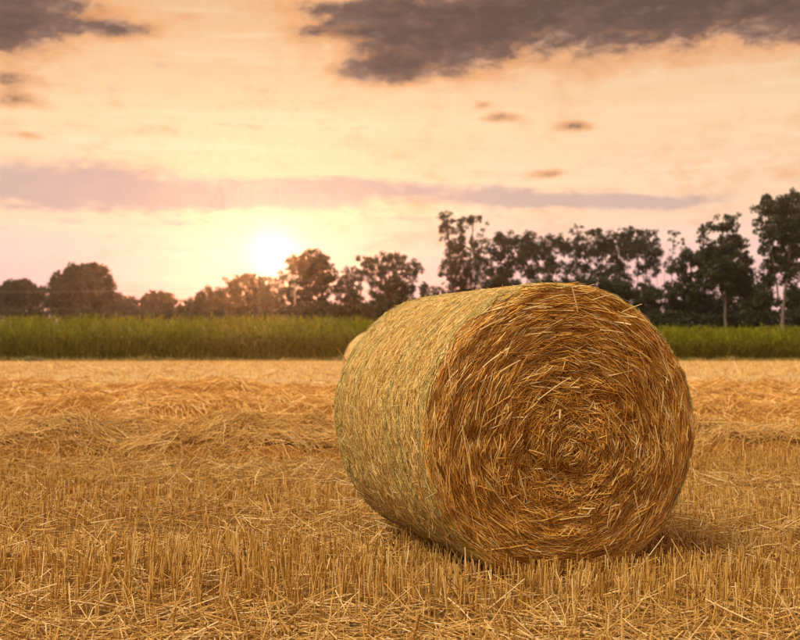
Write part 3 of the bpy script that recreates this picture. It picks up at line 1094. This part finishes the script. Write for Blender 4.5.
tree('loose_tree', 'feathery tree above the skyline of the big bale, left half', 'tree', 148, [(388, 262, 14, 11), (375, 270, 14, 14), (402, 268, 12, 12), (415, 272, 9, 14), (392, 288, 26, 16), (392, 307, 34, 14)], 390, 'leaf_sun_tint', GM, leaf=0.14, dens=0.8, gap=0.32, clump=0.48)
tree('shrub', 'small bush in the gap left of the two-pronged tree', 'shrub', 146, [(426, 290, 10, 8), (428, 304, 16, 14)], 427, 'leaf_sun_tint', GM, leaf=0.17, dens=1.0, gap=0.25, trunk_r=0.1)
tree('poplar_tree', 'two-pronged tree with a notched top above the bale', 'tree', 140, [(447, 222, 9, 13), (444, 236, 6, 12), (458, 234, 8, 14), (472, 222, 11, 9), (464, 228, 8, 10), (458, 252, 13, 16), (478, 246, 13, 12), (455, 272, 17, 18), (478, 268, 16, 16), (462, 294, 30, 18), (484, 228, 6, 7)], 457, 'leaf_sun_tint', GM, leaf=0.14, dens=0.8, gap=0.38, trunk_r=0.3, clump=0.48,
     stems=[(455, 2.0, 446, 216), (460, 2.0, 474, 220), (466, 2.0, 482, 245)])
# -- the slim row behind the bale: bare stems below, tufts above
row = [  # (label, trunk px, lobes)
    ('slim tree touching the right side of the two-pronged tree', 505, [(505, 240, 16, 9), (496, 252, 14, 11), (514, 256, 14, 12), (502, 271, 20, 9)]),
    ('slim tree second right of the two-pronged tree', 529, [(527, 241, 13, 9), (537, 250, 13, 10), (525, 258, 14, 9), (532, 271, 18, 8)]),
    ('slim tree third right of the two-pronged tree', 549, [(549, 241, 12, 8), (545, 253, 13, 9), (555, 262, 12, 8), (552, 273, 18, 7)]),
    ('slim spire-topped tree in the middle of the row behind the bale', 578, [(578, 235, 9, 10), (565, 243, 12, 9), (573, 252, 15, 10), (586, 250, 12, 9), (580, 268, 12, 12)]),
    ('slim airy tree with peach sky through its crown', 600, [(598, 236, 13, 9), (606, 248, 13, 10), (594, 257, 12, 8), (602, 271, 16, 9)]),
    ('fuller tree with dark stems near the right end of the slim row', 622, [(625, 234, 14, 9), (614, 246, 14, 10), (631, 250, 13, 12), (620, 264, 13, 10), (622, 284, 13, 14)]),
    ('rightmost full crown of the slim row with gaps beneath', 644, [(647, 238, 13, 10), (637, 250, 13, 11), (653, 253, 11, 12), (642, 268, 12, 10), (655, 268, 8, 9), (646, 286, 10, 10)]),
]
for i, (lab, tp, lobes) in enumerate(row):
    tree('slim_tree', lab, 'tree', 132 + 5 * ((i * 3) % 4), lobes, tp, 'leaf_dark', 'slim row of trees behind the bale', leaf=0.14, dens=1.15, gap=0.38, trunk_r=0.13, clump=0.48,
         stems=[(tp - 6, 0.0, tp - 8, lobes[1][1]), (tp + 6, 0.0, tp + 7, lobes[0][1] + 4)])
tree('sapling', 'thin sapling with a small round tuft between the row and the right trees', 'tree', 128, [(674, 237, 8, 7), (678, 243, 7, 5), (672, 252, 5, 6), (668, 264, 5, 6)], 666, 'leaf_dark', GR, leaf=0.15, dens=0.9, gap=0.42, trunk_r=0.1, clump=0.5,
     stems=[(661, 0.0, 664, 262), (659, 0.0, 655, 270)])
# -- right, nearer and darker
tree('broad_tree', 'dark broad tree leaning on the left of the pale-stemmed poplar', 'tree', 118, [(690, 258, 16, 11), (678, 268, 12, 10), (702, 264, 12, 14), (694, 284, 22, 12), (672, 290, 12, 9), (690, 304, 28, 14)], 696, 'leaf_dark', GR, leaf=0.16, dens=1.1, gap=0.28, clump=0.5, trunk_r=0.25)
tree('poplar_tree', 'tall poplar with a pale trunk, second tree from the right edge', 'tree', 112, [(722, 224, 10, 12), (706, 236, 10, 14), (735, 226, 8, 14), (728, 244, 14, 16), (712, 256, 12, 14), (742, 252, 9, 16), (718, 274, 18, 16), (744, 272, 12, 18), (735, 288, 24, 12), (728, 262, 20, 16)], 727, 'leaf_mid', GR, bark='bark_pale', leaf=0.15, dens=1.1, gap=0.22, clump=0.5, trunk_r=0.17,
     stems=[(726, 5.5, 712, 245), (729, 6.5, 738, 235)])
tree('poplar_tree', 'tallest poplar with a pale trunk at the right edge', 'tree', 106, [(776, 206, 18, 13), (758, 213, 10, 8), (792, 202, 12, 14), (770, 226, 18, 14), (790, 224, 16, 18), (766, 246, 11, 13), (784, 250, 15, 18), (774, 272, 14, 16), (790, 272, 12, 16), (800, 246, 12, 24), (806, 215, 14, 20)], 780, 'leaf_mid', GR, bark='bark_pale', leaf=0.15, dens=1.1, gap=0.18, clump=0.5, trunk_r=0.18,
     stems=[(778, 5.5, 768, 235), (782, 6.0, 796, 230)])
tree('shrub', 'mid green bush between the two pale-stemmed poplars', 'shrub', 122, [(762, 292, 14, 16), (752, 304, 14, 14), (766, 308, 14, 14)], 760, 'leaf_mid', GR, leaf=0.16, dens=1.2, gap=0.15, trunk_r=0.1)
tree('shrub', 'dark bush at the right edge behind the tallest poplar', 'shrub', 120, [(798, 296, 14, 16), (810, 300, 14, 18), (790, 308, 14, 12)], 798, 'leaf_dark', GR, leaf=0.16, dens=1.2, gap=0.12, trunk_r=0.1)
# -- undergrowth between the stems
for (lab, px, lobes) in (
        ('dark bush under the slim trees right of the bale shoulder', 650, [(650, 300, 16, 14), (640, 308, 16, 12), (660, 312, 12, 12), (650, 320, 20, 12)]),
        ('dark bush below the broad tree beside the crop', 684, [(676, 312, 14, 11), (692, 314, 14, 10), (684, 322, 20, 10)]),
        ('dark bush at the foot of the second poplar', 716, [(712, 308, 14, 14), (722, 302, 12, 14), (738, 312, 12, 12), (720, 322, 22, 12)]),
        ('bush hidden half behind the bale crest under the slim row', 606, [(598, 288, 18, 12), (618, 292, 18, 14), (606, 308, 22, 14)]),
        ('bush behind the middle of the bale crest', 560, [(546, 288, 18, 11), (572, 288, 18, 12), (560, 304, 30, 12)]),
        ('bush behind the left of the bale crest', 508, [(500, 288, 20, 12), (524, 294, 16, 10), (510, 304, 28, 12)])):
    tree('shrub', lab, 'shrub', 127, lobes, px, 'leaf_dark', 'undergrowth bushes', leaf=0.17, dens=1.2, gap=0.12, trunk_r=0.09)

for (lab, px, d, lobes, mt) in (
        ('low dark hedge bush at the foot of the far left tree', 22, 178, [(10, 316, 16, 9), (34, 316, 18, 9)], 'leaf_mid'),
        ('low hedge bush at the foot of the dome tree', 84, 170, [(66, 317, 18, 9), (88, 316, 18, 9), (106, 317, 14, 8)], 'leaf_mid'),
        ('low hedge bush below the small round tree', 150, 170, [(132, 318, 16, 8), (152, 317, 18, 8), (172, 318, 16, 8)], 'leaf_mid'),
        ('low hedge bush right of the small round tree', 200, 168, [(190, 318, 16, 8), (210, 317, 16, 9), (226, 317, 14, 9)], 'leaf_sun_tint'),
        ('hedge bush below the tree left of the sun', 246, 152, [(238, 316, 16, 10), (258, 315, 16, 11)], 'leaf_sun_tint'),
        ('hedge bush left of the pale pole', 278, 150, [(272, 314, 14, 12), (288, 315, 12, 11)], 'leaf_sun_tint'),
        ('hedge bush right of the pale pole', 312, 144, [(304, 314, 12, 12), (322, 313, 14, 13)], 'leaf_sun_tint'),
        ('hedge bush beside the small white marker', 344, 142, [(336, 316, 14, 12), (354, 316, 16, 12), (372, 316, 14, 12)], 'leaf_sun_tint'),
        ('hedge bush just left of the bale crest', 402, 142, [(390, 314, 16, 13), (412, 312, 16, 14)], 'leaf_sun_tint'),
        ('low dark bush right of the bale rim beside the crop', 664, 116, [(652, 325, 14, 13), (670, 326, 14, 13), (661, 334, 18, 9)], 'leaf_dark'),
        ('low dark bush below the broad dark tree', 700, 114, [(688, 325, 14, 13), (706, 324, 14, 13), (697, 334, 18, 9)], 'leaf_dark'),
        ('low dark bush between the two pale trunks', 748, 118, [(732, 325, 14, 13), (748, 322, 14, 14), (766, 324, 13, 13), (750, 334, 26, 9)], 'leaf_dark'),
        ('low dark bush at the right edge below the tallest poplar', 798, 116, [(786, 324, 13, 13), (802, 322, 14, 14), (795, 334, 22, 9)], 'leaf_dark')):
    tree('shrub', lab, 'shrub', d, lobes, px, mt, 'undergrowth bushes', leaf=0.19, dens=1.2, gap=0.1, trunk_r=0.08)

# ------------------------------------------------------------------ pole and wire
pp = at(295, HORIZ, 145)
pole = obj('utility_pole', None, None, loc=(pp.x, 145, 0))
tag(pole, 'slender pale utility pole in front of the trees under the sun', 'pole')
ph = at(295, 283, 145).z
obj('post', mesh_np('post', *tube([(0, 0, -0.2), (0, 0, ph * 0.5), (0, 0, ph)], [0.19, 0.16, 0.12], 12), True), M['pole'], pole)
obj('crossarm', mesh_np('crossarm', *tube([(-0.5, 0, ph - 0.5), (0, 0, ph - 0.49), (0.5, 0, ph - 0.5)], [0.06, 0.06, 0.06], 6)), M['metal'], pole)
for sx in (-0.45, 0.45):
    obj('insulator', mesh_np('insulator', *tube([(sx, 0, ph - 0.46), (sx, 0, ph - 0.38), (sx, 0, ph - 0.34), (sx, 0, ph - 0.22)], [0.03, 0.06, 0.04, 0.05], 8), True), M['white'], pole)
wl = []
for i in range(40):
    u = i / 39
    wl.append((pp.x - 0.45 - 75 * u, 145 + 8 * u, ph - 0.22 - 1.6 * 4 * u * (1 - u) * 0.6 + 0.4 * u))
wm = np.array(wl) - np.array([pp.x, 145, 0])
wire = obj('overhead_wire', mesh_np('overhead_wire', *tube(wm, np.full(40, 0.012), 4)), M['metal'], None, (pp.x, 145, 0))
tag(wire, 'thin overhead wire sagging away to the left from the pale pole', 'wire')

# small white marker plates at the crop's far edge
mp = at(329, 323, 92)
mk = obj('marker_post', None, None, loc=(mp.x, 92, 0))
tag(mk, 'small white marker showing above the crop left of the bale', 'marker')
obj('post', mesh_np('post', *tube([(0, 0, -0.1), (0, 0, mp.z)], [0.03, 0.03], 6)), M['metal'], mk)


def plate(w, h, t):
    V = np.array([(sx * w / 2, sy * t / 2, sz * h / 2) for sx in (-1, 1) for sy in (-1, 1) for sz in (-1, 1)])
    F = np.array([(0, 1, 3, 2), (4, 6, 7, 5), (0, 4, 5, 1), (2, 3, 7, 6), (0, 2, 6, 4), (1, 5, 7, 3)])
    return mesh_np('plate', V, F)


obj('plate', plate(0.26, 0.26, 0.03), M['white'], mk, (-0.16, -0.03, mp.z + 0.1))
obj('plate', plate(0.20, 0.20, 0.03), M['white'], mk, (0.16, -0.03, mp.z + 0.05))

# pale weed tuft at the crop's foot
tp = at(35, 359, 74.5)
n = 160
a = rng.uniform(0, 2 * math.pi, n)
b0 = np.stack([rng.normal(0, 0.28, n), rng.normal(0, 0.15, n), np.zeros(n)], -1)
d = np.stack([np.cos(a) * 0.35, np.sin(a) * 0.35, rng.uniform(0.1, 0.42, n)], -1)
V, F = strands(np.stack([b0, b0 + d * 0.6, b0 + d], 1), np.full(n, 0.03), 2, 0.2)
tag(obj('weed_tuft', mesh_np('weed_tuft', V, F), M['tuft'], None, (tp.x, 74.5, 0)), 'small pale weed tuft at the foot of the crop on the left', 'weed')

# ------------------------------------------------------------------ warm evening haze
hx, hy0, hy1, hz0, hz1 = 330.0, -40.0, 330.0, -1.0, 24.0
V = np.array([(x, y, z) for x in (-hx, hx) for y in (hy0, hy1) for z in (hz0, hz1)])
F = np.array([(0, 1, 3, 2), (4, 6, 7, 5), (0, 4, 5, 1), (2, 3, 7, 6), (0, 2, 6, 4), (1, 5, 7, 3)])
mh, bh = new_mat('evening_haze')
vol = bh.node('ShaderNodeVolumePrincipled')
vol.inputs['Color'].default_value = (1.0, 0.93, 0.86, 1.0)
vol.inputs['Density'].default_value = 0.00045
vol.inputs['Anisotropy'].default_value = 0.90
oh = bh.node('ShaderNodeOutputMaterial')
bh.l.new(vol.outputs[0], oh.inputs['Volume'])
hz = obj('haze', mesh_np('haze', V, F), mh)
tag(hz, 'thin warm evening haze hanging over the field', 'haze', kind='stuff')
